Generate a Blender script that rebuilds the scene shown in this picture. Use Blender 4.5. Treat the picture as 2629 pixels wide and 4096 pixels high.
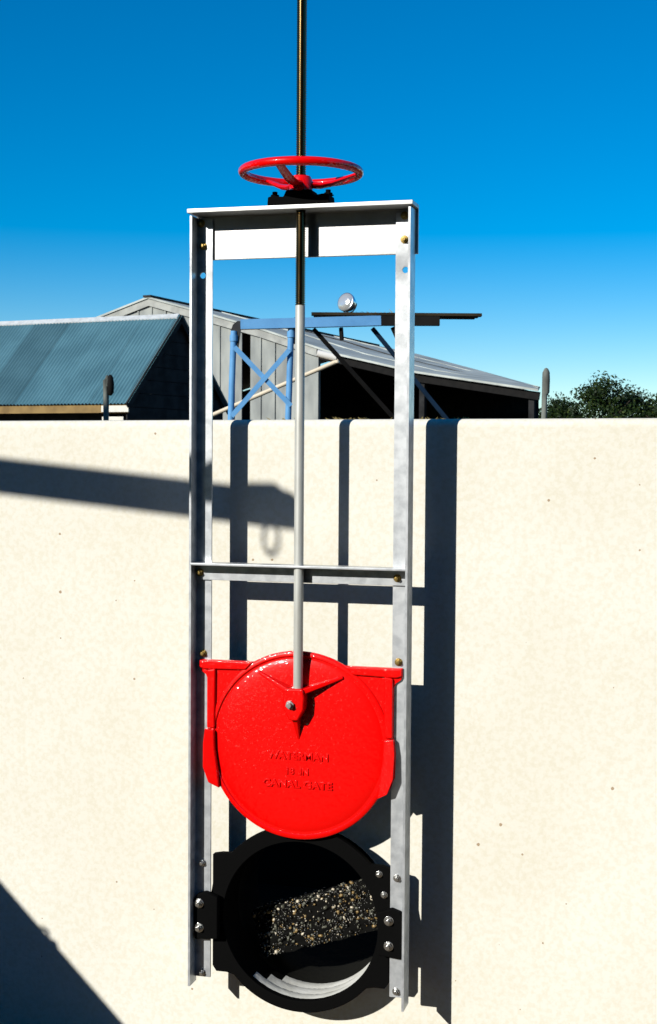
import bpy, bmesh, math, random
from mathutils import Vector, Matrix
random.seed(7)
S = bpy.context.scene
for o in list(bpy.data.objects): bpy.data.objects.remove(o, do_unlink=True)
C = S.collection

# ------------------------------------------------------------------ camera
cam_d = bpy.data.cameras.new("camera"); cam = bpy.data.objects.new("camera", cam_d); C.objects.link(cam)
right = Vector((0.965371, 0.260795, 0.006697)); up = Vector((-0.017118, 0.03771, 0.999142)); fwd = Vector((-0.260319, 0.964657, -0.040868))
M = Matrix((right, up, -fwd)).transposed().to_4x4(); M.translation = Vector((1.0653, -3.6185, 1.4633))
cam.matrix_world = M
cam_d.sensor_fit = 'VERTICAL'; cam_d.sensor_height = 36; cam_d.lens = 50.0
cam_d.clip_start = 0.05; cam_d.clip_end = 2000
cam_d.dof.use_dof = True; cam_d.dof.focus_distance = 3.95; cam_d.dof.aperture_fstop = 20
S.camera = cam
# ------------------------------------------------------------------ sky + sun
LIGHT = Vector((0.56, 1.0, -0.53)).normalized()
elev = math.asin(-LIGHT.z); rot = math.atan2(-LIGHT.x, -LIGHT.y)
W = bpy.data.worlds.new("World"); S.world = W; W.use_nodes = True
nt = W.node_tree; bg = nt.nodes["Background"]
sky = nt.nodes.new("ShaderNodeTexSky"); sky.sky_type = 'NISHITA'; sky.sun_disc = False
sky.sun_elevation = elev; sky.sun_rotation = rot
sky.altitude = 1500; sky.air_density = 1.0; sky.dust_density = 0.05; sky.ozone_density = 3.0
hs = nt.nodes.new("ShaderNodeHueSaturation"); hs.inputs['Saturation'].default_value = 1.62; hs.inputs['Hue'].default_value = 0.500
nt.links.new(sky.outputs[0], hs.inputs['Color']); nt.links.new(hs.outputs[0], bg.inputs['Color'])
bg.inputs['Strength'].default_value = 0.118
sun_d = bpy.data.lights.new("sun", 'SUN'); sun_d.energy = 5.0; sun_d.angle = math.radians(0.53); sun_d.color = (1.0, 0.97, 0.90)
sun = bpy.data.objects.new("sun", sun_d); C.objects.link(sun)
sun.rotation_euler = LIGHT.to_track_quat('-Z', 'Y').to_euler(); sun.location = (-5, -8, 8)
S.cycles.max_bounces = 1
S.view_settings.view_transform = 'Standard'; S.view_settings.look = 'None'
S.view_settings.exposure = 0.0; S.view_settings.gamma = 1.0; S.view_settings.use_curve_mapping = False

# ------------------------------------------------------------------ materials
def mat(name, col, rough=0.6, metal=0.0, var=0.0, vscale=8.0, bump=0.0, bscale=60.0, coat=0.0, col2=None, spec=0.5, detail=6.0, stretch=None, coat_rough=0.08):
    m = bpy.data.materials.new(name); m.use_nodes = True
    t = m.node_tree; b = t.nodes["Principled BSDF"]
    b.inputs['Base Color'].default_value = (*col, 1); b.inputs['Roughness'].default_value = rough; b.inputs['Metallic'].default_value = metal
    b.inputs['Specular IOR Level'].default_value = spec
    if coat: b.inputs['Coat Weight'].default_value = coat; b.inputs['Coat Roughness'].default_value = coat_rough
    tc = t.nodes.new("ShaderNodeTexCoord"); src = tc.outputs['Object']
    if stretch:
        mp = t.nodes.new("ShaderNodeMapping"); mp.inputs['Scale'].default_value = stretch
        t.links.new(src, mp.inputs['Vector']); src = mp.outputs[0]
    if var or col2:
        n = t.nodes.new("ShaderNodeTexNoise"); n.inputs['Scale'].default_value = vscale; n.inputs['Detail'].default_value = detail
        t.links.new(src, n.inputs['Vector'])
        r = t.nodes.new("ShaderNodeValToRGB")
        c2 = col2 if col2 else tuple(max(0, c * (1 - var)) for c in col)
        r.color_ramp.elements[0].position = 0.36; r.color_ramp.elements[0].color = (*c2, 1)
        r.color_ramp.elements[1].position = 0.62; r.color_ramp.elements[1].color = (*col, 1)
        t.links.new(n.outputs[0], r.inputs[0]); t.links.new(r.outputs[0], b.inputs['Base Color'])
    if bump:
        n2 = t.nodes.new("ShaderNodeTexNoise"); n2.inputs['Scale'].default_value = bscale; n2.inputs['Detail'].default_value = 4
        t.links.new(src, n2.inputs['Vector'])
        bp = t.nodes.new("ShaderNodeBump"); bp.inputs['Strength'].default_value = bump; bp.inputs['Distance'].default_value = 0.01
        t.links.new(n2.outputs[0], bp.inputs['Height']); t.links.new(bp.outputs[0], b.inputs['Normal'])
        if coat: t.links.new(bp.outputs[0], b.inputs['Coat Normal'])
    return m

GALV = mat("galvanised_steel", (0.72, 0.745, 0.77), 0.37, 0.58, vscale=34, col2=(0.53, 0.555, 0.58), bump=0.018, bscale=60)
GALV2 = mat("galvanised_plate", (0.66, 0.66, 0.65), 0.45, 0.7, vscale=9, col2=(0.56, 0.56, 0.55), bump=0.04, bscale=60)
PIPE = mat("grey_stem_pipe", (0.52, 0.53, 0.50), 0.5, 0.15, vscale=30, col2=(0.42, 0.42, 0.38), bump=0.03, stretch=(1, 1, .25))
THREAD = mat("oiled_thread", (0.22, 0.165, 0.085), 0.2, 1.0)
RED = mat("red_gloss_paint", (0.88, 0.0012, 0.0008), 0.35, 0.0, bump=0.05, bscale=60, coat=1.0, spec=0.15, coat_rough=0.06)
IRON = mat("black_cast_iron", (0.003, 0.003, 0.003), 0.85, 0.0, bump=0.1, bscale=80, spec=0.05)
BRASS = mat("yellow_zinc_bolt", (0.55, 0.38, 0.12), 0.3, 0.9, bump=0.05, bscale=200)
ZINC = mat("bright_zinc_bolt", (0.8, 0.8, 0.78), 0.22, 0.95, bump=0.05, bscale=200)
SUNARC = mat("painted_sun_arc", (0.78, 0.78, 0.74), 0.7, 0.0, vscale=14, col2=(0.62, 0.62, 0.57), bump=0.15, bscale=60)  # pale tone that paints sunlight on the pipe floor
DARKCON = mat("near_black_concrete", (0.012, 0.012, 0.010), 0.8, 0, bump=0.2, bscale=30, spec=0.1)  # same near-black for sump, silt and pipe sleeve
BOUNCE = mat("pale_bounce_concrete", (0.7, 0.67, 0.6), 0.9, 0, var=0.15, vscale=4, spec=0.1)  # pale tone of the unseen light-bouncing walls in the sump
BLOCKM = mat("dark_mortar", (0.004, 0.004, 0.0035), 0.9, 0, bump=0.3, bscale=60, spec=0.1)
SIDING = mat("weathered_siding", (0.40, 0.41, 0.37), 0.85, 0, vscale=1.6, col2=(0.24, 0.25, 0.235), bump=0.1, bscale=14, stretch=(1, 1, .35), spec=0.1)
TRIMW = mat("pale_trim_board", (0.45, 0.45, 0.40), 0.8, 0, vscale=3, col2=(0.32, 0.32, 0.29), spec=0.1)
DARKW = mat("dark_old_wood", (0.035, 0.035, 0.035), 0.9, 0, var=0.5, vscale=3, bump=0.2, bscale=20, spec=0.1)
ROOFED = mat("dark_roof_edge", (0.05, 0.045, 0.04), 0.9, 0, var=0.4, spec=0.1)
PALEROOF = mat("pale_roof_sheet", (0.55, 0.575, 0.52), 0.8, 0.0, vscale=1.2, col2=(0.36, 0.38, 0.345), stretch=(1, .2, 1), spec=0.2)
FASC = mat("golden_fascia", (0.30, 0.20, 0.08), 0.8, 0, vscale=3, col2=(0.2, 0.13, 0.055), spec=0.1)
WHITEB = mat("white_board_end", (0.75, 0.72, 0.62), 0.8, 0, var=0.15)
CORR = [mat("corrugated_roof_iron", (0.115 * k, 0.255 * k, 0.30 * k), 0.6, 0.15, vscale=1.3, col2=(0.085 * k, 0.20 * k, 0.24 * k), bump=0.05, bscale=20) for k in (1.0, 0.86, 1.12)]
RIDGE = mat("ridge_flashing", (0.62, 0.64, 0.63), 0.5, 0.1, var=0.2)
BLUE = mat("blue_machine_paint", (0.13, 0.36, 0.66), 0.55, 0, vscale=5, col2=(0.10, 0.29, 0.56), spec=0.3)
SHADEBLUE = mat("shaded_blue_paint", (0.012, 0.035, 0.075), 0.8, 0, var=0.3, vscale=6, spec=0.15)  # blue paint darkened to carry the shade beneath the deck
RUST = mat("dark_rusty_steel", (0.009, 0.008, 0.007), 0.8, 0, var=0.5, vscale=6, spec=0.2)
DECK = mat("weathered_deck_plank", (0.045, 0.034, 0.02), 0.9, 0, var=0.5, vscale=4, spec=0.1)
CREAM = mat("cream_tube_paint", (0.80, 0.68, 0.50), 0.4, 0, var=0.1, vscale=6)
CHROME = mat("lamp_housing_metal", (0.6, 0.65, 0.7), 0.25, 0.9)
LENS = mat("lamp_glass", (0.75, 0.74, 0.7), 0.12, 0.6, bump=0.25, bscale=60)
POSTW = mat("weathered_fence_post", (0.24, 0.26, 0.23), 0.9, 0, vscale=9, col2=(0.09, 0.095, 0.085), bump=0.4, bscale=25, stretch=(1, 1, .3), spec=0.1)
BARK = mat("bark", (0.06, 0.045, 0.03), 0.9, 0, var=0.4)
LEAF = [mat("leaf_green", c, 0.6, 0, spec=0.2) for c in ((0.018, 0.036, 0.005), (0.010, 0.022, 0.004), (0.045, 0.065, 0.009))]
HOIST = mat("dark_hoist_steel", (0.03, 0.03, 0.03), 0.7, 0.2, var=0.3)
GROUND = mat("dark_soil", (0.13, 0.082, 0.034), 0.95, 0, vscale=2, col2=(0.085, 0.054, 0.022), bump=0.4, bscale=12, spec=0.1)
STRAW = mat("dry_straw", (0.28, 0.22, 0.09), 0.9, 0, spec=0.1)
PEB = [mat("pebble", c, 0.25, 0, spec=0.7) for c in ((0.62, 0.55, 0.42), (0.26, 0.17, 0.06), (0.10, 0.10, 0.075), (0.012, 0.011, 0.009))]

def plaster():
    m = bpy.data.materials.new("cream_plaster"); m.use_nodes = True
    t = m.node_tree; b = t.nodes["Principled BSDF"]; b.inputs['Roughness'].default_value = 0.92; b.inputs['Specular IOR Level'].default_value = 0.1
    tc = t.nodes.new("ShaderNodeTexCoord")
    def noise(s, d=5):
        n = t.nodes.new("ShaderNodeTexNoise"); n.inputs['Scale'].default_value = s; n.inputs['Detail'].default_value = d
        t.links.new(tc.outputs['Object'], n.inputs['Vector']); return n
    def ramp(src, p0, c0, p1, c1):
        r = t.nodes.new("ShaderNodeValToRGB"); e = r.color_ramp.elements
        e[0].position = p0; e[0].color = (*c0, 1); e[1].position = p1; e[1].color = (*c1, 1)
        t.links.new(src, r.inputs[0]); return r
    def mix(fac, a, bb, mode='MIX'):
        x = t.nodes.new("ShaderNodeMix"); x.data_type = 'RGBA'; x.blend_type = mode
        if isinstance(fac, float): x.inputs[0].default_value = fac
        else: t.links.new(fac, x.inputs[0])
        t.links.new(a, x.inputs[6]); t.links.new(bb, x.inputs[7]); return x.outputs[2]
    big = ramp(noise(2.2, 4).outputs[0], 0.35, (0.785, 0.755, 0.66), 0.66, (0.825, 0.805, 0.725))
    med = ramp(noise(85, 6).outputs[0], 0.36, (0.94, 0.925, 0.875), 0.58, (1, 1, 1))
    c = mix(1.0, big.outputs[0], med.outputs[0], 'MULTIPLY')
    # sparse rusty fly-specks with their own shape
    sx = t.nodes.new("ShaderNodeSeparateXYZ"); t.links.new(tc.outputs['Object'], sx.inputs[0])
    cx = t.nodes.new("ShaderNodeCombineXYZ"); t.links.new(sx.outputs[0], cx.inputs[0]); t.links.new(sx.outputs[2], cx.inputs[1])
    v = t.nodes.new("ShaderNodeTexVoronoi"); v.voronoi_dimensions = '2D'; v.inputs['Scale'].default_value = 17; t.links.new(cx.outputs[0], v.inputs['Vector'])
    sep = t.nodes.new("ShaderNodeSeparateColor"); t.links.new(v.outputs['Color'], sep.inputs[0])
    lt = t.nodes.new("ShaderNodeMath"); lt.operation = 'LESS_THAN'; t.links.new(sep.outputs[0], lt.inputs[0]); lt.inputs[1].default_value = 0.09
    sz = t.nodes.new("ShaderNodeMath"); sz.operation = 'MULTIPLY'; t.links.new(sep.outputs[1], sz.inputs[0]); sz.inputs[1].default_value = 0.10
    n3 = noise(220, 2); ad = t.nodes.new("ShaderNodeMath"); ad.operation = 'MULTIPLY_ADD'; t.links.new(n3.outputs[0], ad.inputs[0]); ad.inputs[1].default_value = 0.05; t.links.new(v.outputs['Distance'], ad.inputs[2])
    l2 = t.nodes.new("ShaderNodeMath"); l2.operation = 'LESS_THAN'; t.links.new(ad.outputs[0], l2.inputs[0]); t.links.new(sz.outputs[0], l2.inputs[1])
    mu = t.nodes.new("ShaderNodeMath"); mu.operation = 'MULTIPLY'; t.links.new(lt.outputs[0], mu.inputs[0]); t.links.new(l2.outputs[0], mu.inputs[1])
    mu2 = t.nodes.new("ShaderNodeMath"); mu2.operation = 'MULTIPLY'; t.links.new(mu.outputs[0], mu2.inputs[0]); mu2.inputs[1].default_value = 0.75
    brown = t.nodes.new("ShaderNodeRGB"); brown.outputs[0].default_value = (0.30, 0.17, 0.06, 1)
    c = mix(mu2.outputs[0], c, brown.outputs[0])
    t.links.new(c, b.inputs['Base Color'])
    b1 = t.nodes.new("ShaderNodeBump"); b1.inputs['Strength'].default_value = 0.12; b1.inputs['Distance'].default_value = 0.006
    t.links.new(noise(16, 3).outputs[0], b1.inputs['Height'])
    b2 = t.nodes.new("ShaderNodeBump"); b2.inputs['Strength'].default_value = 0.35; b2.inputs['Distance'].default_value = 0.0016
    t.links.new(noise(150, 3).outputs[0], b2.inputs['Height']); t.links.new(b1.outputs[0], b2.inputs['Normal'])
    t.links.new(b2.outputs[0], b.inputs['Normal'])
    return m
PLASTER = plaster()
def nibs(m):                                       # brushed gloss: the clear top coat lies in soft waves that catch the sun
    t = m.node_tree; b = t.nodes["Principled BSDF"]
    tc = t.nodes.new("ShaderNodeTexCoord"); n = t.nodes.new("ShaderNodeTexNoise"); n.inputs['Scale'].default_value = 75; n.inputs['Detail'].default_value = 1.5; t.links.new(tc.outputs['Object'], n.inputs['Vector'])
    bp = t.nodes.new("ShaderNodeBump"); bp.inputs['Strength'].default_value = 0.33; bp.inputs['Distance'].default_value = 0.01
    t.links.new(n.outputs[0], bp.inputs['Height']); t.links.new(bp.outputs[0], b.inputs['Coat Normal'])
nibs(RED)

# ------------------------------------------------------------------ mesh helpers
def box(bm, x0, x1, y0, y1, z0, z1):
    v = [bm.verts.new((x, y, z)) for x in (x0, x1) for y in (y0, y1) for z in (z0, z1)]
    for f in ((0, 1, 3, 2), (4, 6, 7, 5), (0, 4, 5, 1), (2, 3, 7, 6), (0, 2, 6, 4), (1, 5, 7, 3)): bm.faces.new([v[i] for i in f])
def prism(bm, pts, y0, y1):                       # polygon in x,z extruded along y
    a = [bm.verts.new((x, y0, z)) for x, z in pts]; b = [bm.verts.new((x, y1, z)) for x, z in pts]
    n = len(pts); bm.faces.new(a); bm.faces.new(b[::-1])
    for i in range(n): bm.faces.new((a[i], b[i], b[(i + 1) % n], a[(i + 1) % n]))
def prism_x(bm, pts, x0, x1):                     # polygon in y,z extruded along x
    a = [bm.verts.new((x0, y, z)) for y, z in pts]; b = [bm.verts.new((x1, y, z)) for y, z in pts]
    n = len(pts); bm.faces.new(a); bm.faces.new(b[::-1])
    for i in range(n): bm.faces.new((a[i], b[i], b[(i + 1) % n], a[(i + 1) % n]))
def holed(bm, outer, cx, cz, r, y0, y1, n=48):    # plate with a round hole; outer(angle) -> x,z
    rings = []
    for y in (y0, y1):
        o = []; i = []
        for k in range(n):
            a = 2 * math.pi * k / n
            x, z = outer(a); o.append(bm.verts.new((x, y, z))); i.append(bm.verts.new((cx + r * math.cos(a), y, cz + r * math.sin(a))))
        rings.append((o, i))
    (o0, i0), (o1, i1) = rings
    for k in range(n):
        j = (k + 1) % n
        bm.faces.new((o0[k], o0[j], i0[j], i0[k])); bm.faces.new((o1[j], o1[k], i1[k], i1[j]))
        bm.faces.new((o0[j], o0[k], o1[k], o1[j])); bm.faces.new((i0[k], i0[j], i1[j], i1[k]))
def rect_outer(x0, x1, z0, z1, cx, cz):
    def f(a):
        c, s = math.cos(a), math.sin(a); t = 1e9
        if c > 1e-9: t = min(t, (x1 - cx) / c)
        if c < -1e-9: t = min(t, (x0 - cx) / c)
        if s > 1e-9: t = min(t, (z1 - cz) / s)
        if s < -1e-9: t = min(t, (z0 - cz) / s)
        return cx + t * c, cz + t * s
    return f
def rect_holed(bm, x0, x1, z0, z1, cx, cz, r, y0, y1, n=48):
    # the corner samples snap onto the rectangle's corners
    f = rect_outer(x0, x1, z0, z1, cx, cz); cor = [(x0, z0), (x0, z1), (x1, z0), (x1, z1)]
    best = {}
    for q in cor:
        a = math.atan2(q[1] - cz, q[0] - cx) % (2 * math.pi); best[round(a / (2 * math.pi) * n) % n] = q
    def g(a):
        k = round(a / (2 * math.pi) * n) % n
        return best.get(k) or f(a)
    holed(bm, g, cx, cz, r, y0, y1, n)
def lathe(bm, prof, axis='z', n=32, c=(0, 0, 0), close=False):   # prof: (radius, along)
    rings = []
    for r, h in prof:
        ring = []
        for k in range(n):
            a = 2 * math.pi * k / n; x, y = r * math.cos(a), r * math.sin(a)
            p = (x, y, h) if axis == 'z' else ((x, h, y) if axis == 'y' else (h, x, y))
            ring.append(bm.verts.new((p[0] + c[0], p[1] + c[1], p[2] + c[2])))
        rings.append(ring)
    pairs = list(zip(rings, rings[1:]))
    if close: pairs.append((rings[-1], rings[0]))
    for a, b in pairs:
        for k in range(n): bm.faces.new((a[k], a[(k + 1) % n], b[(k + 1) % n], b[k]))
    if not close:
        bm.faces.new(rings[0][::-1]); bm.faces.new(rings[-1])
def tube(bm, pts, r, n=12, r1=None):
    pts = [Vector(p) for p in pts]; rings = []
    for i, p in enumerate(pts):
        d = (pts[min(i + 1, len(pts) - 1)] - pts[max(i - 1, 0)]).normalized()
        u = d.orthogonal().normalized() if i == 0 else (u - u.dot(d) * d).normalized()
        w = d.cross(u); rr = r if r1 is None else r + (r1 - r) * i / (len(pts) - 1)
        rings.append([bm.verts.new(p + rr * (math.cos(2 * math.pi * k / n) * u + math.sin(2 * math.pi * k / n) * w)) for k in range(n)])
    for a, b in zip(rings, rings[1:]):
        for k in range(n): bm.faces.new((a[k], a[(k + 1) % n], b[(k + 1) % n], b[k]))
    bm.faces.new(rings[0][::-1]); bm.faces.new(rings[-1])
def torus(bm, c, R1, r, axis='z', n=48, m=12, sx=1.0):
    rings = []
    for k in range(n):
        a = 2 * math.pi * k / n; ring = []
        for j in range(m):
            b = 2 * math.pi * j / m; q = R1 + r * math.cos(b); x, y, z = q * math.cos(a) * sx, q * math.sin(a), r * math.sin(b)
            p = (x, y, z) if axis == 'z' else (x, z, y)
            ring.append(bm.verts.new((c[0] + p[0], c[1] + p[1], c[2] + p[2])))
        rings.append(ring)
    for k in range(n):
        a, b = rings[k], rings[(k + 1) % n]
        for j in range(m): bm.faces.new((a[j], b[j], b[(j + 1) % m], a[(j + 1) % m]))
def bar(bm, a, b, w, h, upv=(0, 0, 1)):           # rectangular bar between two points
    a, b = Vector(a), Vector(b); d = (b - a).normalized(); u = Vector(upv)
    s = d.cross(u).normalized(); u = s.cross(d)
    v = [bm.verts.new(p + i * s * w / 2 + j * u * h / 2) for p in (a, b) for i, j in ((-1, -1), (1, -1), (1, 1), (-1, 1))]
    for f in ((3, 2, 1, 0), (4, 5, 6, 7), (0, 1, 5, 4), (1, 2, 6, 5), (2, 3, 7, 6), (3, 0, 4, 7)): bm.faces.new([v[i] for i in f])
def obj(name, bm, m, parent=None, smooth=False, bevel=0.0, seg=2):
    bmesh.ops.recalc_face_normals(bm, faces=bm.faces)
    me = bpy.data.meshes.new(name); bm.to_mesh(me); bm.free()
    for mm in (m if isinstance(m, (list, tuple)) else [m]): me.materials.append(mm)
    if smooth: 
        for q in me.polygons: q.use_smooth = True
    o = bpy.data.objects.new(name, me); C.objects.link(o); o.parent = parent
    if bevel:
        b = o.modifiers.new("bevel", 'BEVEL'); b.width = bevel; b.segments = seg; b.limit_method = 'ANGLE'; b.angle_limit = math.radians(35)
        for q in me.polygons: q.use_smooth = True
        w = o.modifiers.new("wn", 'WEIGHTED_NORMAL'); w.keep_sharp = True
    elif smooth:
        me.set_sharp_from_angle(angle=math.radians(40))
    return o
def new(): return bmesh.new()
def thing(name, label, cat, loc=(0, 0, 0), rz=0.0, group=None):
    o = bpy.data.objects.new(name, None); C.objects.link(o); o.location = loc; o.rotation_euler = (0, 0, rz); o.empty_display_size = .1
    tag(o, label, cat, group); return o
def tag(o, label, cat, group=None):
    o["label"] = label; o["category"] = cat
    if group: o["group"] = group
    return o
def boxo(name, b, m, parent, bevel=0.0, **k):
    bm = new(); box(bm, *b); return obj(name, bm, m, parent, bevel=bevel, **k)

# ------------------------------------------------------------------ ground
GZ = -0.25
bm = new(); box(bm, -600, 600, -400, 900, GZ - 0.5, GZ)
g = obj("ground", bm, GROUND); g["kind"] = "structure"

# ------------------------------------------------------------------ plaster wall with the pipe hole
WY, WT = 0.16, 0.20
HZ, HR = 0.19, 0.236
bm = new()
rect_holed(bm, -0.42, 0.42, GZ, 0.60, 0, HZ, HR, WY, WY + WT, 64)
box(bm, -7, -0.42, WY, WY + WT, GZ, 0.60); box(bm, 0.42, 6, WY, WY + WT, GZ, 0.60)
ZT = 1.558; rr = 0.022
prof = [(WY, 0.60), (WY, ZT - rr)] + [(WY + rr - rr * math.cos(a), ZT - rr + rr * math.sin(a)) for a in [math.pi / 2 * k / 7 for k in range(1, 8)]]
prof += [(WY + WT - rr + rr * math.sin(a), ZT - rr + rr * math.cos(a)) for a in [math.pi / 2 * k / 7 for k in range(0, 8)]] + [(WY + WT, 0.60)]
a_ = len(bm.verts); prism_x(bm, prof, -7, 6)
bm.verts.ensure_lookup_table()
for v in bm.verts:
    if v.co.z > 1.0: v.co.z += 0.0042 * v.co.x
wall = tag(obj("plaster_wall", bm, PLASTER), "long cream plastered wall with rounded top behind the red sluice gate", "wall")

# chamber behind the wall that the pipe empties into
ch = thing("concrete_sump", "dark concrete sump seen through the round pipe mouth behind the wall", "sump", (0, 0.36, GZ))
y0, y1 = 0.362, 1.75
boxo("side_wall", (-1.3, -1.2, 0.002, 1.40, -0.5, 1.55), BOUNCE, ch); boxo("side_wall", (1.2, 1.3, 0.002, 1.40, -0.5, 1.55), BOUNCE, ch)  # unseen pale side walls, added to bounce light onto the block
boxo("back_wall", (-1.2, 1.2, 1.30, 1.40, -0.5, 0.75), DARKCON, ch); boxo("bounce_wall", (-1.2, 1.2, 1.28, 1.40, 0.752, 1.55), BOUNCE, ch)  # upper back wall: unseen pale reflector added to catch the sun
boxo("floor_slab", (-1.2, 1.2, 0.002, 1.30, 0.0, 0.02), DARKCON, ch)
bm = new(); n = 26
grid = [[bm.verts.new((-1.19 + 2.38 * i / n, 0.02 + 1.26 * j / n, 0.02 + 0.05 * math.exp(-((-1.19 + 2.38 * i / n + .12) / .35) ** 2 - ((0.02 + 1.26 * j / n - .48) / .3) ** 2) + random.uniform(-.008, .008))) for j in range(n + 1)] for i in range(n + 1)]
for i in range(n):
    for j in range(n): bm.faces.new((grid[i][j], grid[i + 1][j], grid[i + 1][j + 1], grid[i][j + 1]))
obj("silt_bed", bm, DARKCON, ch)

# ------------------------------------------------------------------ aggregate block inside
blk = thing("aggregate_block", "tilted pebbly aggregate block wedged in the dark pipe opening", "block", (0.012, 0.205, 0.148))
blk.rotation_euler = (math.radians(-6), math.radians(-18.5), math.radians(0))
bw, bh, bd = 0.378, 0.128, 0.13
bm = new(); box(bm, -bw / 2, bw / 2, 0, bd, -bh / 2, bh / 2)
bmesh.ops.subdivide_edges(bm, edges=bm.edges, cuts=7, use_grid_fill=True)
for v in bm.verts: v.co += Vector((random.uniform(-1, 1), random.uniform(-1, 1), random.uniform(-1, 1))) * 0.006
obj("mortar_body", bm, BLOCKM, blk)
bm = new(); ico = bmesh.new(); bmesh.ops.create_icosphere(ico, subdivisions=1, radius=1.0)
IV = [v.co.copy() for v in ico.verts]; IF = [[v.index for v in f.verts] for f in ico.faces]; ico.free()
def pebble(bm, c, r, mi):
    R = Matrix.Rotation(random.uniform(0, 6.3), 3, Vector((random.uniform(-1, 1), random.uniform(-1, 1), random.uniform(-1, 1))).normalized())
    s = Vector((r * random.uniform(.8, 1.8), r * random.uniform(.7, 1.1), r * random.uniform(.6, 1.0)))
    vs = [bm.verts.new(R @ Vector((v.x * s.x, v.y * s.y, v.z * s.z)) + c) for v in IV]
    for f in IF: q = bm.faces.new([vs[i] for i in f]); q.material_index = mi; q.smooth = True
for k in range(2300):
    r = 0.0021 * (1 + random.random() ** 4 * 2.4)
    x, z = random.uniform(-bw / 2, bw / 2), random.uniform(-bh / 2, bh / 2)
    if math.sin(x * 31 + 1.3) * math.sin(z * 43 + .6) > .35 and random.random() < .8: continue      # worn patches
    c = Vector((x, random.uniform(-.005, .004), z)) if random.random() < .82 else Vector((x, random.uniform(0, bd), bh / 2 + random.uniform(-.003, .003)))
    pebble(bm, c, r, random.choices((0, 1, 2, 3), (1.2, 2.2, 4, 12))[0])
pb = obj("pebble", bm, PEB, blk); pb["kind"] = "stuff"

# ------------------------------------------------------------------ the sluice gate
G = thing("sluice_gate", "tall galvanised steel sluice gate frame with red round gate and handwheel", "sluice gate", (0, 0.16, GZ))
def P(o):                                          # parts are modelled in world coordinates
    if o.parent == G: o.matrix_parent_inverse = Matrix.Translation((0, -0.16, -GZ))
    return o
H = 2.100
for s in (-1, 1):
    bm = new()
    xo, xi, xe = (-0.3025, -0.2965, -0.2535) if s < 0 else (0.3055, 0.2995, 0.2545)
    box(bm, min(xo, xi), max(xo, xi), 0.0 if s < 0 else -0.013, 0.050, 0.0, H)
    lo, hi = min(xi, xe), max(xi, xe)
    hz = 1.945; hx = 0.281 * s
    box(bm, lo, hi, 0.044, 0.050, 0.014, hz - 0.03); box(bm, lo, hi, 0.044, 0.050, hz + 0.03, H - 0.006)
    rect_holed(bm, lo, hi, hz - 0.03, hz + 0.03, hx, hz, 0.0085, 0.044, 0.050, 32)
    P(obj("frame_post", bm, GALV, G))
# head bar: angle iron laid across the top, behind the posts
bm = new()
prism_x(bm, [(0.052, 1.987), (0.060, 1.987), (0.060, 2.115), (-0.022, 2.115), (-0.022, 2.1035), (0.052, 2.1035)], -0.303, 0.3125)
P(obj("head_bar", bm, GALV2, G, bevel=0.0016))
# cross bar
bm = new()
prism_x(bm, [(0.0375, 1.117), (0.0435, 1.117), (0.0435, 1.166), (-0.008, 1.166), (-0.008, 1.1595), (0.0375, 1.1595)], -0.2960, 0.2990)
P(obj("cross_bar", bm, GALV, G, bevel=0.001))
# stem
SX, SY = 0.005, 0.010
bm = new(); lathe(bm, [(0.0128, 0.82), (0.0128, 1.852), (0.0115, 1.856)], 'z', 24, (SX, SY, 0)); P(obj("stem_pipe", bm, PIPE, G, smooth=True))
bm = new(); prof = []; z = 1.853; pitch = 0.0060
while z < 2.80:
    prof += [(0.0112, z), (0.0112, z + pitch * .25), (0.0135, z + pitch * .5), (0.0135, z + pitch * .75)]; z += pitch
lathe(bm, prof, 'z', 24, (SX, SY, 0)); P(obj("threaded_stem", bm, THREAD, G, smooth=True))
# handwheel
HWZ = 2.203
bm = new(); torus(bm, (SX, SY, HWZ), 0.154, 0.0115, 'z', 72, 14); wheel = P(obj("handwheel", bm, RED, G, smooth=True))
bm = new(); lathe(bm, [(0.024, 2.150), (0.031, 2.154), (0.031, 2.180), (0.026, 2.192), (0.020, 2.194)], 'z', 28, (SX, SY, 0)); P(obj("hub", bm, RED, wheel, smooth=True))
for a in (-97, 22, 143):
    a = math.radians(a); d = Vector((math.cos(a), math.sin(a), 0)); bm = new(); n = 7
    pts = [(0.022, 2.172), (0.05, 2.170), (0.08, 2.176), (0.11, 2.187), (0.135, 2.197), (0.152, 2.203)]
    prev = None; side = Vector((-d.y, d.x, 0))
    for i, (rd, zz) in enumerate(pts):
        w = 0.017 - 0.0011 * i; h = 0.009 - 0.0006 * i
        c0 = Vector((SX, SY, zz)) + d * rd
        ring = [bm.verts.new(c0 + side * w * math.cos(q) + Vector((0, 0, h * math.sin(q)))) for q in [2 * math.pi * k / 10 for k in range(10)]]
        if prev:
            for k in range(10): bm.faces.new((prev[k], prev[(k + 1) % 10], ring[(k + 1) % 10], ring[k]))
        prev = ring
    P(obj("spoke", bm, RED, wheel, smooth=True))
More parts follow.
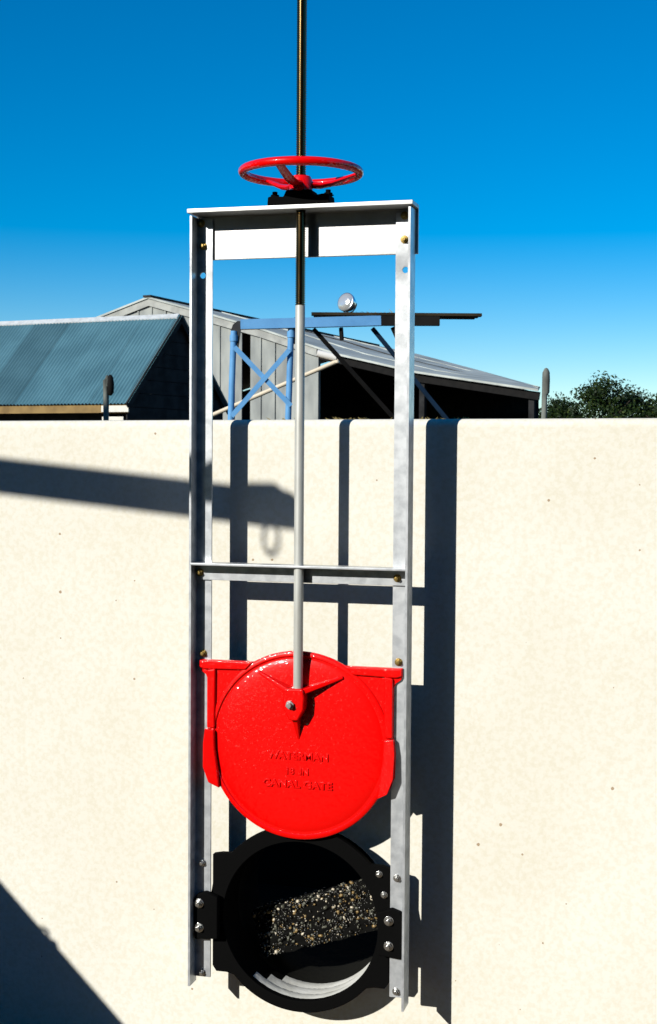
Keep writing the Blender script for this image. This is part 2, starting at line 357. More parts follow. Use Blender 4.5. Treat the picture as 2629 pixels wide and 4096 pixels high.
# lift nut housing
bm = new()
prism(bm, [(-0.080, 2.1152), (0.090, 2.1152), (0.088, 2.140), (0.070, 2.1415), (0.048, 2.138), (0.040, 2.154), (-0.028, 2.154), (-0.036, 2.137), (-0.056, 2.1395), (-0.078, 2.138)], -0.018, 0.042)
lift = P(obj("lift_nut_housing", bm, IRON, G, bevel=0.003))
def hexbolt(c, R1, h, m, parent, axis='y', washer=True, name="bolt", ang=0.0):
    bm = new()
    def hexa(r, a0, a1, n):
        lo, hi = [], []
        for k in range(n):
            a = ang + 2 * math.pi * k / n; x, q = r * math.cos(a), r * math.sin(a)
            if axis == 'y': lo.append(bm.verts.new((c[0] + x, c[1] - a0, c[2] + q))); hi.append(bm.verts.new((c[0] + x, c[1] - a1, c[2] + q)))
            else: lo.append(bm.verts.new((c[0] + x, c[1] + q, c[2] + a0))); hi.append(bm.verts.new((c[0] + x, c[1] + q, c[2] + a1)))
        bm.faces.new(lo); bm.faces.new(hi)
        for k in range(n): bm.faces.new((lo[k], lo[(k + 1) % n], hi[(k + 1) % n], hi[k]))
    z0 = 0.0
    if washer: hexa(R1 * 1.25, 0.0, 0.0018, 20); z0 = 0.0018
    hexa(R1, z0, z0 + h * .6, 6); hexa(R1 * .58, z0 + h * .6, z0 + h * 1.5, 14)
    return P(obj(name, bm, m, parent, bevel=0.0006, seg=1))
for x in (-0.066, 0.080): hexbolt((x, 0.008, 2.1395), 0.012, 0.009, IRON, lift, 'z')
# frame bolts
for x, z, m in [(-0.286, 2.085, BRASS), (-0.280, 2.024, BRASS), (0.278, 2.086, BRASS), (0.278, 2.024, BRASS), (-0.276, 0.914, BRASS), (0.272, 0.914, BRASS), (-0.277, 0.333, ZINC), (0.273, 0.336, ZINC), (-0.277, 0.026, ZINC), (0.273, 0.030, ZINC)]:
    hexbolt((x, 0.0438, z), 0.0085, 0.008, m, G, ang=random.uniform(0, 1))
for x, z in [(-0.284, 1.137), (0.268, 1.137)]: hexbolt((x, 0.0374, z), 0.0085, 0.009, BRASS, G, ang=random.uniform(0, 1))

# gate leaf
CZ = 0.677; LR = 0.256
def arc(r, a0, a1, n): return [(r * math.cos(math.radians(a0 + (a1 - a0) * k / n)), r * math.sin(math.radians(a0 + (a1 - a0) * k / n))) for k in range(n + 1)]
top = math.degrees(math.asin(0.222 / LR))
poly = [(0.284, 0.222), (0.284, 0.200), (0.280, 0.190), (0.266, 0.180), (0.261, 0.168), (0.2605, 0.02)]
poly = arc(LR, 180 - top, top, 26) + poly + arc(LR, -4, -176, 50) + [(-x, z) for x, z in poly[::-1]]
bm = new(); prism(bm, [(x, z + CZ) for x, z in poly], 0.0365, 0.0436)
leaf = P(obj("gate_leaf", bm, RED, G, bevel=0.0015))
# raised round face, slightly domed, with a rolled edge
bm = new()
prof = [(0.0001, 0.0262), (0.06, 0.0264), (0.11, 0.0269), (0.15, 0.0278), (0.18, 0.0291), (0.205, 0.0310), (0.222, 0.0332), (0.232, 0.0353), (0.238, 0.0378)]
lathe(bm, prof, 'y', 96, (0, 0, CZ)); P(obj("raised_face", bm, RED, leaf, smooth=True))
bm = new(); prof = [(0.2415, 0.0380), (0.2415, 0.0345), (0.2435, 0.0325), (0.252, 0.0325), (0.2545, 0.0345), (0.2545, 0.0380)]
lathe(bm, prof, 'y', 96, (0, 0, CZ), close=True); P(obj("rim", bm, RED, leaf, smooth=True))
for s in (-1, 1):
    bm = new(); q = [(0.128, 0.221), (0.2835, 0.221), (0.2835, 0.201), (0.268, 0.196), (0.150, 0.199)]
    prism(bm, [(s * x, z + CZ) for x, z in q], 0.0275, 0.0395); P(obj("ear_rib", bm, RED, leaf, bevel=0.004, seg=3))
    bm = new(); q = [(0.236, 0.1985), (0.2600, 0.1945), (0.2600, 0.035), (0.238, 0.035)]
    prism(bm, [(s * x, z + CZ) for x, z in q], 0.0272, 0.0398); P(obj("side_rib", bm, RED, leaf, bevel=0.004, seg=3))
    # wedge lug: slopes outward and forward towards its lower end
    bm = new(); q = [(0.238, 0.030), (0.264, 0.034), (0.268, -0.005), (0.266, -0.070), (0.250, -0.112), (0.222, -0.128), (0.228, -0.075), (0.236, -0.02)]
    prism(bm, [(s * x, z + CZ) for x, z in q], 0.0215, 0.0402)
    for v in bm.verts:
        if v.co.y < 0.03: v.co.y -= max(0, min(1, (CZ + 0.03 - v.co.z) / 0.10)) * 0.010 * (1 if abs(v.co.x) > .245 else 0)
    P(obj("wedge_lug", bm, RED, leaf, bevel=0.003, seg=3))
# boss with three tapering ribs
bm = new()
bx = -0.002
prism(bm, [(bx - 0.026, 0.838), (bx + 0.026, 0.838), (bx + 0.030, 0.815), (bx + 0.028, 0.782), (bx + 0.012, 0.752), (bx - 0.012, 0.752), (bx - 0.028, 0.782), (bx - 0.030, 0.815)], -0.012, 0.030)
boss = P(obj("stem_boss", bm, RED, leaf, bevel=0.005, seg=3))
def rib(p0, p1, w0, w1, h0):
    bm = new(); a = Vector((p0[0], 0, p0[1])); b = Vector((p1[0], 0, p1[1])); d = (b - a).normalized(); s = Vector((-d.z, 0, d.x)); vs = []
    for p, w, yf in ((a, w0, 0.030 - h0), (b, w1, 0.0285)):
        for q, y in ((-1, 0.034), (1, 0.034), (.6, yf), (-.6, yf)): vs.append(bm.verts.new(p + s * w * q + Vector((0, y, 0))))
    for f in ((0, 1, 2, 3), (7, 6, 5, 4), (0, 4, 5, 1), (1, 5, 6, 2), (2, 6, 7, 3), (3, 7, 4, 0)): bm.faces.new([vs[i] for i in f])
    P(obj("boss_rib", bm, RED, leaf, bevel=0.002, seg=2))
rib((0.018, 0.828), (0.124, 0.868), 0.012, 0.005, 0.036); rib((-0.020, 0.828), (-0.112, 0.872), 0.012, 0.005, 0.036); rib((bx, 0.765), (0.003, 0.690), 0.014, 0.004, 0.036)
hexbolt((-0.010, -0.0118, 0.795), 0.012, 0.012, mat("dull_steel_nut", (0.45, 0.43, 0.42), 0.4, 0.8), leaf, washer=False, ang=0.3, name="boss_bolt")
# cast lettering
def lettering(txt, cz, width, hgt):
    cu = bpy.data.curves.new("cast_lettering", 'FONT'); cu.body = txt; cu.align_x = 'CENTER'; cu.align_y = 'CENTER'; cu.size = 0.03; cu.extrude = 0.0021; cu.offset = 0.0002; cu.bevel_depth = 0.0010; cu.bevel_resolution = 1; cu.resolution_u = 3
    tmp = bpy.data.objects.new("tmp", cu); C.objects.link(tmp)
    me = bpy.data.meshes.new_from_object(tmp.evaluated_get(bpy.context.evaluated_depsgraph_get()))
    bpy.data.objects.remove(tmp); me.name = "cast_lettering"
    xs = [v.co.x for v in me.vertices]; ys = [v.co.y for v in me.vertices]
    sx = width / (max(xs) - min(xs)); sy = hgt / (max(ys) - min(ys)); cx = (max(xs) + min(xs)) / 2; cy = (max(ys) + min(ys)) / 2
    for v in me.vertices: v.co = Vector(((v.co.x - cx) * sx, 0.0270 - v.co.z, cz + (v.co.y - cy) * sy))
    me.materials.clear(); me.materials.append(RED)
    o = bpy.data.objects.new("cast_lettering", me); C.objects.link(o); o.parent = leaf; P(o)
    o["label"] = "raised cast letters reading " + txt.lower() if "W" not in txt else "raised cast maker's name in red"
bpy.context.view_layer.update()
lettering("WATERMAN", 0.650, 0.172, 0.0215); lettering("18  IN", 0.6085, 0.062, 0.0195); lettering("CANAL GATE", 0.5735, 0.196, 0.0215)

# seat casting, its ears on the posts, and the pipe stub through the wall
def seat_outer(a):
    c, s = math.cos(a), math.sin(a)
    t = min(0.250 / abs(c) if abs(c) > 1e-6 else 1e9, (0.172 if s > 0 else 0.160) / abs(s) if abs(s) > 1e-6 else 1e9)
    t = max(t, 0.262 if s > 0 else 0.250)
    return t * c, HZ + t * s
bm = new(); holed(bm, seat_outer, 0, HZ, 0.219, 0.0525, 0.072, 96); seat = P(obj("gate_seat", bm, IRON, G, bevel=0.002))
bm = new(); prof = [(0.2215, 0.0722)]
y = 0.0722
while y < 0.190:
    t = (y - 0.0722) / 0.034; o = 0.0035 * math.sin(2 * math.pi * t); prof.append((0.2215, y)); y += 0.0045
prof += [(0.2225, y)] + [(0.2275, y)] + [(0.2275, 0.0722)]
lathe(bm, prof, 'y', 96, (0, 0, HZ), close=True); stub = P(obj("pipe_stub", bm, IRON, seat, smooth=True))  # black iron puts the pipe's inner shade into its colour
# pale arcs painting the sunlit crescent on the pipe bottom, one band to each corrugation
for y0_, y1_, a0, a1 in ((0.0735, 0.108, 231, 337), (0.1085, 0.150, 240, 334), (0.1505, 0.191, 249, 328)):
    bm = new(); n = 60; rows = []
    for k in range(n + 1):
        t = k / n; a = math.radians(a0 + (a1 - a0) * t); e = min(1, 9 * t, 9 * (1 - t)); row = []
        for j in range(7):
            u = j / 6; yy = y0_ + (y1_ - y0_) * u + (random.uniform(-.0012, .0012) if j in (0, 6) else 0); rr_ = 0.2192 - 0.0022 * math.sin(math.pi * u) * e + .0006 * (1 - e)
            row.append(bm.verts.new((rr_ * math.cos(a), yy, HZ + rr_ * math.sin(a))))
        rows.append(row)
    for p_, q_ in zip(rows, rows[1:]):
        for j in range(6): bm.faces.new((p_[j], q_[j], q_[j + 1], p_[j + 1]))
    o = obj("painted_sun_band", bm, SUNARC, seat, smooth=True); P(o)
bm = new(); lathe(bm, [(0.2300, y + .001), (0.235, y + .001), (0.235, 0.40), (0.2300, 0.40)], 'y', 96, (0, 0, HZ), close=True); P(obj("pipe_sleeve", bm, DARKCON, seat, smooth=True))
for s in (-1, 1):
    bm = new()
    q = [(0.225, 0.130), (0.292, 0.124), (0.2945, 0.235), (0.286, 0.250), (0.262, 0.258), (0.225, 0.245)]
    prism(bm, [(s * x, z) for x, z in q], 0.022, 0.0438); ear = P(obj("seat_ear", bm, IRON, seat, bevel=0.004, seg=3))
    for z in (0.158, 0.226): hexbolt((0.278 * s - (0.0 if s < 0 else 0.022), 0.0222, z), 0.0105, 0.010, ZINC, ear, ang=random.uniform(0, 1))
for x, z in [(0.222, 0.340), (0.236, 0.285)]: hexbolt((x, 0.0524, z), 0.0075, 0.007, ZINC, seat, ang=random.uniform(0, 1))

# ------------------------------------------------------------------ hoist beside the photographer; its boom and panel shade the wall
HO = thing("hoist", "dark steel hoist whose boom, chain and side panel cast shadows on the wall", "hoist", (-4.0, -2.0, GZ))
def PH(o):
    if o.parent == HO: o.matrix_parent_inverse = Matrix.Translation((4.0, 2.0, -GZ))
    return o
bm = new(); bar(bm, (-4.1, -2.04, 2.745), (-1.285, -2.04, 2.470), 0.055, 0.082); PH(obj("boom", bm, HOIST, HO))
bm = new(); lathe(bm, [(0.030, -0.06), (0.045, -0.04), (0.045, 0.04), (0.030, 0.06)], 'x', 16, (-1.375, -2.04, 2.498)); PH(obj("boom_clamp", bm, HOIST, HO))
bm = new(); torus(bm, (-1.352, -2.04, 2.392), 0.043, 0.0075, 'y', 32, 8, 0.5); PH(obj("chain_link", bm, HOIST, HO))
bm = new(); box(bm, -4.10, -3.96, -2.11, -1.97, GZ, 2.85); PH(obj("mast", bm, HOIST, HO))
bm = new(); prism(bm, [(-2.60, 1.769), (-1.05, 0.252), (-1.20, GZ + .02), (-2.60, GZ + .02)], -1.46, -1.42); panel = PH(obj("side_panel", bm, HOIST, HO))
for x, z in ((-1.712, 0.892), (-1.686, 0.858)):
    bm = new(); torus(bm, (x, -1.44, z), 0.016, 0.005, 'y', 24, 8); PH(obj("eye_ring", bm, HOIST, panel))
bm = new(); bar(bm, (-3.97, -2.04, GZ + .3), (-2.58, -1.44, GZ + .3), 0.08, 0.08); PH(obj("base_rail", bm, HOIST, HO))

# ------------------------------------------------------------------ blue steel loading stand behind the wall
YAW = 0.263578
ST = thing("loading_stand", "light blue pipe stand with crossed braces and cantilevered deck above the wall", "stand", (-2.582, 9.898, GZ), YAW)
def Z(z): return z - GZ
for x0, x1, zt in ((-0.970, -0.940, 2.66), (-0.398, -0.378, 2.70)):
    bm = new(); tube(bm, [(x0 - 0.06, 0, 0), (x1, 0, Z(zt))], 0.031, 14); PST = obj("post", bm, BLUE, ST, smooth=True)
    bm = new()
    k = [(x1 - 0.034, Z(zt) - 0.16), (x1 + 0.046, Z(zt) - 0.16), (x1 + 0.07, Z(zt) + 0.02), (x1 + 0.07, Z(zt) + 0.10), (x1 + 0.03, Z(zt) + 0.095), (x1 - 0.01, Z(zt) + 0.06), (x1 - 0.03, Z(zt))]
    prism(bm, k, -0.005, 0.035); obj("knee_bracket", bm, HOIST, PST)
    bm = new(); lathe(bm, [(0.040, Z(zt) - .10), (0.040, Z(zt) - .04)], 'z', 14, (x1, 0, 0)); obj("collar", bm, BLUE, PST, smooth=True)
bm = new(); bar(bm, (-0.931, -0.035, Z(2.50)), (-0.375, -0.035, Z(1.93)), 0.048, 0.012, (0, 1, 0)); obj("cross_brace", bm, BLUE, ST)
bm = new(); bar(bm, (-0.955, -0.05, Z(1.825)), (-0.394, -0.05, Z(2.475)), 0.048, 0.012, (0, 1, 0)); obj("cross_brace", bm, BLUE, ST)
bm = new(); bar(bm, (-0.872, -0.01, Z(2.722)), (0.50, -0.01, Z(2.768)), 0.09, 0.096); obj("beam", bm, BLUE, ST)
bm = new(); bar(bm, (0.502, -0.01, Z(2.768)), (1.074, -0.01, Z(2.771)), 0.088, 0.094); obj("dark_beam_end", bm, RUST, ST)  # right part of the beam, near-black from here on
for k in range(3):
    bm = new(); box(bm, -0.18 + 0.02 * k, 1.484 - 0.02 * k, -0.06 + 0.125 * k, 0.06 + 0.125 * k, Z(2.8165), Z(2.843)); obj("deck_plank", bm, DECK, ST)
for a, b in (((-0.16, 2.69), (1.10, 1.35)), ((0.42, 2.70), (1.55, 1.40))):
    bm = new(); bar(bm, (a[0], 0.06, Z(a[1])), (b[0], 0.5, Z(b[1])), 0.034, 0.036); obj("strut", bm, SHADEBLUE if a[0] > 0 else RUST, ST)  # right strut has its shade painted in as dark blue
for a, b in (((0.11, 2.70), (0.02, 2.58)), ((0.62, 2.71), (0.70, 2.54))):
    bm = new(); bar(bm, (a[0], 0.02, Z(a[1])), (b[0] + (0.1 if a[0] < .3 else 0), 0.05, Z(b[1])), 0.03, 0.045); obj("gusset", bm, RUST, ST)
bm = new()
for k in range(46):
    x = random.choice((random.uniform(0.15, 0.5), random.uniform(0.45, 0.78))); y = random.uniform(0, .1); q = Vector((x, y, Z(2.842)))
    e = q + Vector((random.uniform(-.05, .05), random.uniform(-.02, .02), random.uniform(.008, .04) * (1.4 if x > .6 else .7)))
    s = Vector((.004, 0, .004)); v = [bm.verts.new(t) for t in (q - s, q + s, e)]; bm.faces.new(v)
st = obj("dry_straw", bm, STRAW, ST); st["kind"] = "stuff"

# floodlight standing on the deck
FL = thing("flood_lamp", "round metal floodlight tilted on top of the blue stand", "lamp", (-2.582 + 0.174 * math.cos(YAW), 9.898 + 0.174 * math.sin(YAW), 2.843), YAW)
def headm(o):
    o.rotation_euler = (math.radians(-14), math.radians(0), math.radians(-36)); o.location = (0, 0, 0.096); return o
bm = new(); lathe(bm, [(0.086, -0.045), (0.094, -0.04), (0.094, -0.025), (0.088, 0.0), (0.070, 0.045), (0.035, 0.075), (0.012, 0.082)], 'y', 32); hd = headm(obj("lamp_head", bm, CHROME, FL, smooth=True))
bm = new(); lathe(bm, [(0.0845, -0.046), (0.07, -0.058), (0.045, -0.066), (0.001, -0.069)], 'y', 32); obj("lens", bm, LENS, hd, smooth=True)
bm = new(); tube(bm, [(0.096 * math.cos(a) , 0.015, 0.098 + 0.097 * math.sin(a)) for a in [math.radians(-175 + 170 * k / 14) for k in range(15)]], 0.006, 8); br = obj("yoke", bm, CHROME, FL, smooth=True); br.rotation_euler = (0, 0, math.radians(-36))
bm = new(); lathe(bm, [(0.03, 0.0), (0.03, 0.008), (0.012, 0.012)], 'z', 16); obj("lamp_foot", bm, CHROME, FL)

# cream unloading tube leaning behind the stand
TB = thing("cream_tube", "cream tube rising diagonally behind the blue stand to a white roller", "tube", (-3.234, 12.312, GZ), YAW)
bm = new(); tube(bm, [(-3.6, 0, Z(0.92)), (0.087, 0, Z(2.532))], 0.025, 14); obj("tube_body", bm, CREAM, TB, smooth=True)
bm = new(); tube(bm, [(-0.145, 0, Z(2.625)), (0.080, 0, Z(2.574))], 0.042, 16); obj("roller", bm, mat("white_roller", (.85, .82, .75), .35), TB, smooth=True)
bm = new(); tube(bm, [(0.082, 0, Z(2.60)), (0.088, 0, Z(2.515))], 0.030, 12); obj("end_joint", bm, CREAM, TB, smooth=True)
bm = new(); tube(bm, [(-2.4, 0, 0), (-2.4, 0, Z(1.43))], 0.03, 10); obj("prop", bm, RUST, TB, smooth=True)

# ------------------------------------------------------------------ fence posts
def fence_post(label, lx, top, lean, knob, kr=1.0):
    X = Vector((-2.582, 9.898)) + lx * Vector((math.cos(YAW), math.sin(YAW)))
    o = thing("fence_post", label, "post", (X.x, X.y, GZ), YAW, "weathered wooden posts behind the wall")
    bm = new(); n = 9
    pts = [(lean * k / n + random.uniform(-.006, .006), 0, Z(top) * k / n) for k in range(n + 1)]
    tube(bm, pts, 0.028, 10)
    for v in bm.verts:
        v.co.x += random.uniform(-.003, .003)
        if v.co.z > Z(top) - .001: v.co.z += -0.02 + 0.3 * (v.co.x - lean)
    obj("shaft", bm, POSTW, o, smooth=True)
    bm = new(); lathe(bm, [(0.015, Z(top) - knob), (0.040 * kr, Z(top) - knob + .03), (0.044 * kr, Z(top) - .09), (0.040 * kr, Z(top) - .02), (0.022 * kr, Z(top) + .012), (0.005, Z(top) + .02)], 'z', 12, (lean + .012, 0, 0)); obj("worn_cap", bm, POSTW, o, smooth=True)
    return o
p1 = fence_post("weathered wooden post with dark insulator in front of the corrugated roof", -2.205, 2.20, 0.012, 0.10, 0.62)
bm = new(); lathe(bm, [(0.012, Z(2.02)), (0.034, Z(2.05)), (0.038, Z(2.13)), (0.028, Z(2.20)), (0.010, Z(2.225))], 'z', 12, (0.055, 0.0, 0)); obj("insulator", bm, RUST, p1, smooth=True)
fence_post("weathered wooden post standing against the sky beside the green trees", 2.125, 2.30, -0.01, 0.25, 0.86)

# ------------------------------------------------------------------ small shed with corrugated roof
gd = Vector((0.191, 0.982)); B1 = thing("corrugated_shed", "low shed with blue-grey corrugated iron roof and dark gable end", "shed", (-10.841, 24.242, GZ), math.atan2(gd.y, gd.x) - math.pi / 2)
# local axes: y runs along the gable, -x along the ridge
gw, EZ, PZ, LEN = 4.01, Z(2.60), Z(4.51), 11.0
slope = math.hypot(gw / 2, PZ - EZ); nsheet = 11; sw = LEN / nsheet
oh = 0.16
for side in (0, 1):
    for k in range(nsheet):
        bm = new(); nc = 11; m = nc * 8; rows = 2; grid = []
        for i in range(m + 1):
            xx = 0.10 - k * sw - sw * i / m; ph = 2 * math.pi * nc * i / m; hh = 0.019 * math.cos(ph) + (0.006 if k % 2 else 0)
            col = []
            for t in (-oh / slope, 1.0):
                yy = gw / 2 * t; zz = EZ + (PZ - EZ) * t
                if side: yy = gw - yy
                nx = -(PZ - EZ) / slope * (1 if not side else -1); nz = (gw / 2) / slope
                col.append(bm.verts.new((xx, yy + nx * hh, zz + nz * hh)))
            grid.append(col)
        for a, b in zip(grid, grid[1:]): bm.faces.new((a[0], b[0], b[1], a[1]))
        obj("roof_sheet", bm, CORR[random.choice((0, 0, 1, 2))], B1, smooth=True)
bm = new(); prism_x(bm, [(gw / 2 - .09, PZ - .045), (gw / 2, PZ + .05), (gw / 2 + .09, PZ - .045), (gw / 2 + .08, PZ - .07), (gw / 2, PZ + .02), (gw / 2 - .08, PZ - .07)], -LEN + .1, 0.0); obj("ridge_cap", bm, RIDGE, B1)
nb = 16; bh_ = PZ / nb
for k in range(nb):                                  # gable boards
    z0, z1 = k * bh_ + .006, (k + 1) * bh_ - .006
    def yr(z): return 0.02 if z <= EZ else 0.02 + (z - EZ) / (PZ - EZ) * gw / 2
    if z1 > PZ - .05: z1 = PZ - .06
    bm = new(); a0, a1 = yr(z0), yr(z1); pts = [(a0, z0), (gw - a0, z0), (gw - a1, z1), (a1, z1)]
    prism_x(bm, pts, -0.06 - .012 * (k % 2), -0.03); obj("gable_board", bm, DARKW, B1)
for s in (0, 1):                                     # barge boards
    bm = new(); ya, yb = (-.11, gw / 2) if not s else (gw + .11, gw / 2)
    bar(bm, (0.06, ya, EZ - .17), (0.06, yb, PZ - .06), 0.03, 0.16, (0, 0, 1)); obj("barge_board", bm, DARKW, B1)
bm = new(); box(bm, -LEN + .2, 0.06, -0.06, -0.025, EZ - .30, EZ - .135); obj("fascia_board", bm, FASC, B1)
bm = new(); box(bm, -0.62, 0.065, -0.085, -0.061, EZ - .285, EZ - .15); obj("board_end", bm, WHITEB, B1)
bm = new(); box(bm, -0.66, -0.12, 0.0, 0.03, EZ - .46, EZ - .38); obj("rail_end", bm, WHITEB, B1)
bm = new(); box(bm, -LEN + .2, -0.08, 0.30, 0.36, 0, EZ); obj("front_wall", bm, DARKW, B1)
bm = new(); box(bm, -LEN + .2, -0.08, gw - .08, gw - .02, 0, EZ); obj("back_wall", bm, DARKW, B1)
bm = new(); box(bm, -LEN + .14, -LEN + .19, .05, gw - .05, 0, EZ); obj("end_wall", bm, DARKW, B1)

# ------------------------------------------------------------------ big barn
bd_ = Vector((0.9724, -0.2333)); B2 = thing("large_barn", "wide grey barn with vertical board gable, shallow roof and dark open bay", "barn", (-16.133, 38.350, GZ), math.atan2(bd_.y, bd_.x))
rake = [(-13.0, 3.20), (-7.8, 4.13), (-6.05, 4.60), (-1.862, 5.83), (0.0, 6.345), (2.40, 5.70), (4.117, 5.221), (6.062, 4.60), (6.778, 4.375), (7.829, 4.142), (9.326, 3.802), (12.975, 3.238)]
far = [(-7.10, 4.10), (-4.48, 4.82), (-3.1, 5.20), (-1.2, 5.65), (-0.06, 5.934), (0.55, 5.81), (1.20, 5.67), (1.847, 5.53), (2.4, 5.385), (3.2, 5.17), (4.478, 4.83), (7.088, 4.109)]
BL = 16.0
def rz(u):
    for (a, za), (b, zb) in zip(rake, rake[1:]):
        if a <= u <= b: return Z(za + (zb - za) * (u - a) / (b - a))
    return Z(3.1)
divs = [-12.9, -12.3, -11.7, -11.1, -10.5, -9.9, -9.35, -8.8, -8.2, -7.6, -7.05, -6.5, -5.9, -5.35, -4.8, -4.2, -3.65, -3.1, -2.5, -1.98, -1.453, -0.93, -0.429, 0.083, 0.606, 1.123, 1.634, 2.14, 2.624, 3.134, 3.425, None, 3.715, 4.093, 4.587, 5.075, 5.559, 6.037]
for a, b in zip(divs, divs[1:]):
    if a is None or b is None: continue
    bm = new(); g2 = .014; dy = random.uniform(0, .02)
    pts = [(a + g2, 0), (b - g2, 0), (b - g2, rz(b - g2) - .12)] + ([(0.0, rz(0) - .12)] if a < 0 < b else []) + [(a + g2, rz(a + g2) - .12)]
    prism(bm, pts, dy, .05); obj("wall_panel", bm, SIDING, B2)
    bm = new(); box(bm, b - .025, b + .025, -.03, -.002, 0, rz(b) - .14); obj("batten", bm, SIDING, B2) if b not in (3.425, 6.037) else bm.free()
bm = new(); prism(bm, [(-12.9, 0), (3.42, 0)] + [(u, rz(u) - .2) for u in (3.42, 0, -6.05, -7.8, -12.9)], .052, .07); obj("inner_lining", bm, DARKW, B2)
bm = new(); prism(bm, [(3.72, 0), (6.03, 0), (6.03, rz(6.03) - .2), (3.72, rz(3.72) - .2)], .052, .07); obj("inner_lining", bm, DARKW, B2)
for i, (a, b) in enumerate(zip(rake, rake[1:])):     # rake trim and roof panels
    if b[0] <= 6.1:
        bm = new(); prism(bm, [(a[0], Z(a[1]) - .27), (b[0], Z(b[1]) - .27), (b[0], Z(b[1]) - .045), (a[0], Z(a[1]) - .045)], -.075, -.036); obj("rake_board", bm, TRIMW, B2)
    bm = new(); fa, fb = far[i], far[i + 1]; V = []
    for dz in (-.04, .02):
        V += [bm.verts.new((a[0], -.12, Z(a[1]) + dz)), bm.verts.new((b[0], -.12, Z(b[1]) + dz)), bm.verts.new((fb[0], BL, Z(fb[1]) + dz)), bm.verts.new((fa[0], BL, Z(fa[1]) + dz))]
    for f in ((0, 1, 2, 3), (7, 6, 5, 4), (0, 4, 5, 1), (1, 5, 6, 2), (2, 6, 7, 3), (3, 7, 4, 0)): bm.faces.new([V[k] for k in f])
    obj("roof_panel", bm, PALEROOF, B2)
    nl = 4
    for k in range(1, nl):                           # lapped sheet seams down the slope
        t = k / nl; bm = new(); q0 = Vector((a[0], -.12, Z(a[1]) + .02)).lerp(Vector((fa[0], BL, Z(fa[1]) + .02)), t); q1 = Vector((b[0], -.12, Z(b[1]) + .02)).lerp(Vector((fb[0], BL, Z(fb[1]) + .02)), t)
        bar(bm, q0, q1, .10, .05); obj("roof_seam", bm, ROOFED if k == 2 else PALEROOF, B2)
bm = new(); bar(bm, (0, -.16, Z(6.372)), (-.06, BL, Z(5.96)), .30, .06); obj("ridge_cap", bm, ROOFED, B2)
bm = new(); prism(bm, [(6.00, 0), (6.10, 0), (6.10, rz(6.05) - .30), (6.00, rz(6.05) - .30)], -.03, .10); obj("corner_post", bm, SIDING, B2)
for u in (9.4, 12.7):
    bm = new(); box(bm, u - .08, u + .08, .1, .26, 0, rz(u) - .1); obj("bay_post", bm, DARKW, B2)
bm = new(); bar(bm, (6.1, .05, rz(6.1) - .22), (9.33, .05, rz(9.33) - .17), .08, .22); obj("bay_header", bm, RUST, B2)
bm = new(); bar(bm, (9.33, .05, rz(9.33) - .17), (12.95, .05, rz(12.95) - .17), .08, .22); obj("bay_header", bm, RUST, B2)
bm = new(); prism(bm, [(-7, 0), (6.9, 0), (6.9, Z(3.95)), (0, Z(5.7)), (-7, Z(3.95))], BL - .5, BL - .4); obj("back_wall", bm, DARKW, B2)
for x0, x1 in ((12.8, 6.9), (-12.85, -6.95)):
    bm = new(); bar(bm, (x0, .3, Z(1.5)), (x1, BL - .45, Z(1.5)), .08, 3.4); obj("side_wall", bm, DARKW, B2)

# ------------------------------------------------------------------ trees
def tree(label, lx, depth, top, rx, lum, pos=None, ls=1.0):
    r2 = Vector((0.965464, 0.260536)); f2 = Vector((-0.260536, 0.965464)); q = Vector((1.065, -3.618)) + lx * r2 + depth * f2
    if pos: q = pos
    o = thing("tree", label, "tree", (q.x, q.y, GZ), random.uniform(0, 6), "unseen trees added to block sky light" if pos else "trees beyond the barn")
    h = top - GZ
    bm = new(); tube(bm, [(0, 0, 0), (.05, 0, h * .3), (0, .08, h * .6)], .16, 10, .06)
    for k in range(6):
        a = random.uniform(0, 6.3); tube(bm, [(0, 0, h * (.25 + .05 * k)), (rx * .35 * math.cos(a), rx * .35 * math.sin(a), h * (.42 + .05 * k)), (rx * .7 * math.cos(a), rx * .7 * math.sin(a), h * (.5 + .06 * k))], .06, 6, .02)
    obj("trunk", bm, BARK, o, smooth=True)
    bm = new()
    clumps = []
    for k in range(56):
        a = random.uniform(0, 6.3); e = random.uniform(-.75, 1); rr_ = math.sqrt(max(0, 1 - e * e)) * random.uniform(.35, 1)
        clumps.append((Vector((rx * rr_ * math.cos(a), rx * rr_ * math.sin(a), h * .52 + h * .46 * e * random.uniform(.82, 1))), random.uniform(.38, .68) * rx * .58, random.choices((0, 1, 2), lum)[0]))
    for c, cr, mi in clumps:
        for k in range(150):
            d = Vector((random.gauss(0, 1), random.gauss(0, 1), random.gauss(0, .8))).normalized() * cr * random.random() ** .4
            p = c + d; s = random.uniform(.05, .12) * ls; n = (d.normalized() + Vector((random.gauss(0, .5), random.gauss(0, .5), random.gauss(0, .5)))).normalized()
            u = n.orthogonal().normalized(); w = n.cross(u); an = random.uniform(0, 6.3); u, w = math.cos(an) * u + math.sin(an) * w, -math.sin(an) * u + math.cos(an) * w
            vs = [bm.verts.new(p + u * s * a_ + w * s * .6 * b_) for a_, b_ in ((-1, 0), (0, -1), (1, 0), (0, 1))]
            f = bm.faces.new(vs); f.material_index = mi if random.random() < .75 else random.randint(0, 2)
    obj("crown", bm, LEAF, o)
tree("low dark green tree just right of the thin wooden post", 12.7, 80, 4.55, 1.8, (2, 5, 1))
tree("small dark tree in the dip left of the tallest tree", 13.9, 84, 4.75, 1.9, (2, 5, 1))
tree("tallest rounded dark green tree on the right", 15.5, 80, 5.75, 2.2, (3, 4, 1))
tree("yellow-green bush in front of the tallest tree", 14.9, 75, 3.9, 1.2, (3, 1, 4))
tree("broad dark green tree right of the tallest one", 17.4, 82, 5.25, 2.2, (2, 5, 1))
tree("dark tree cut by the right edge of the picture", 18.9, 79, 4.75, 2.0, (2, 5, 1))
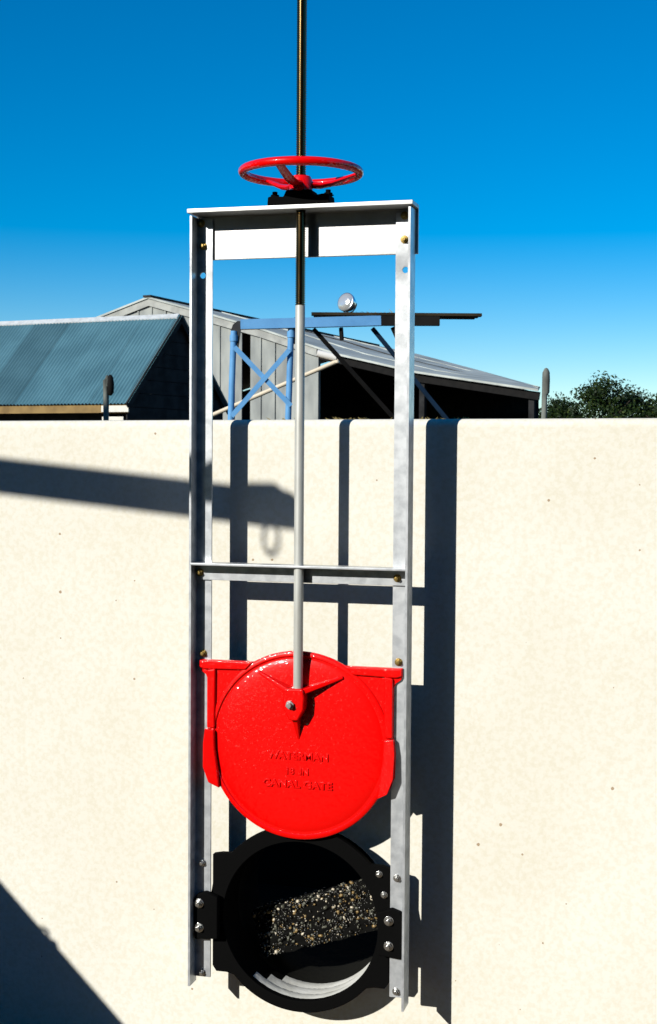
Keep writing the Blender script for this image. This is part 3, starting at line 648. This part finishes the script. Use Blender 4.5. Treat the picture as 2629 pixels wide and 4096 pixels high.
tree("dark tree half hidden behind the barn's end", 11.7, 86, 4.4, 1.8, (1, 5, 1))
# unseen barn, trees and shed added behind the camera to block sky light
TB2 = thing("sky_blocker_barn", "unseen tall dark timber barn added behind the camera to block sky light", "barn", (5.0, -9.5, GZ))
nb = 36; x0, x1 = -8.0, 10.0; wv = (x1 - x0) / nb
for k in range(nb):
    bm = new(); box(bm, x0 + k * wv + .008, x0 + (k + 1) * wv - .008, -.03 - .012 * (k % 2), 0, 0, 12.6); obj("wall_board", bm, DARKW, TB2)
bm = new(); box(bm, x0, x1, -9.0, -.045, 0, 12.5); obj("barn_body", bm, DARKW, TB2)
bm = new(); prism_x(bm, [(.4, 12.5), (-4.5, 14.7), (-9.4, 12.5), (-9.4, 12.4), (-4.5, 14.6), (.4, 12.4)], x0 - .4, x1 + .4); obj("roof", bm, ROOFED, TB2)
for k in range(8):  # unseen row of trees added to cut low sky fill
    tree("unseen tall dark tree in a row added behind the camera to block sky light", 0, 0, 19.5 + random.uniform(-1, 1), 6.2, (2, 5, 1), Vector((-9.0 - 7.5 * k, -44.0 + 2.2 * k + random.uniform(-1, 1))), 3.2)
HS = thing("sky_blocker_shed", "unseen dark boarded shed added at the left to block sky light", "shed", (-8.6, -7.5, GZ))  # unseen shed, added to cut sky fill from the left
for k in range(18):
    bm = new(); box(bm, -.03 - .012 * (k % 2), 0, -4.5 + .5 * k + .008, -4.0 + .5 * k - .008, 0, 8.0); obj("wall_board", bm, DARKW, HS)
bm = new(); box(bm, -6, -.045, -4.5, 4.5, 0, 7.9); obj("shed_body", bm, DARKW, HS)
bm = new(); prism(bm, [(.3, 7.95), (-3, 8.5), (-6.3, 7.95), (-6.3, 8.03), (-3, 8.6), (.3, 8.03)], -4.8, 4.8); obj("roof", bm, ROOFED, HS)
UP = thing("utility_pole", "dark wooden utility pole standing in the yard behind the photographer", "pole", (-1.2, -6.96, GZ))
bm = new(); tube(bm, [(0, 0, 0), (0, 0, 6.6)], .11, 12, .085); obj("shaft", bm, DARKW, UP, smooth=True)
bm = new(); lathe(bm, [(.03, 5.86), (.05, 5.90), (.03, 5.96)], 'z', 10, (-.12, 0, 0)); obj("insulator", bm, RUST, UP, smooth=True)
bm = new(); tube(bm, [(-8.6 + 7.28 * k / 16, -6.96, 5.78 - .16 * math.sin(math.pi * k / 16) * 0.8) for k in range(17)], .016, 8)
tag(obj("service_cable", bm, HOIST, smooth=True), "overhead service cable that casts a soft band across both gate posts", "cable")
# litter caught on the wall top
bm = new()
for k in range(60):
    x = random.choice((random.uniform(.02, .14), random.uniform(.22, .42), random.uniform(-.15, .3))); q = Vector((x, random.uniform(.20, .30), ZT + 0.0042 * x)); s = random.uniform(.004, .009)
    e = q + Vector((random.uniform(-.014, .014), 0, random.uniform(.003, .010)))
    bm.faces.new([bm.verts.new(t) for t in (q, q + Vector((s, .004, 0)), e)])
lt = obj("leaf_litter", bm, STRAW); tag(lt, "dry brown litter along the top of the cream wall", "litter"); lt["kind"] = "stuff"
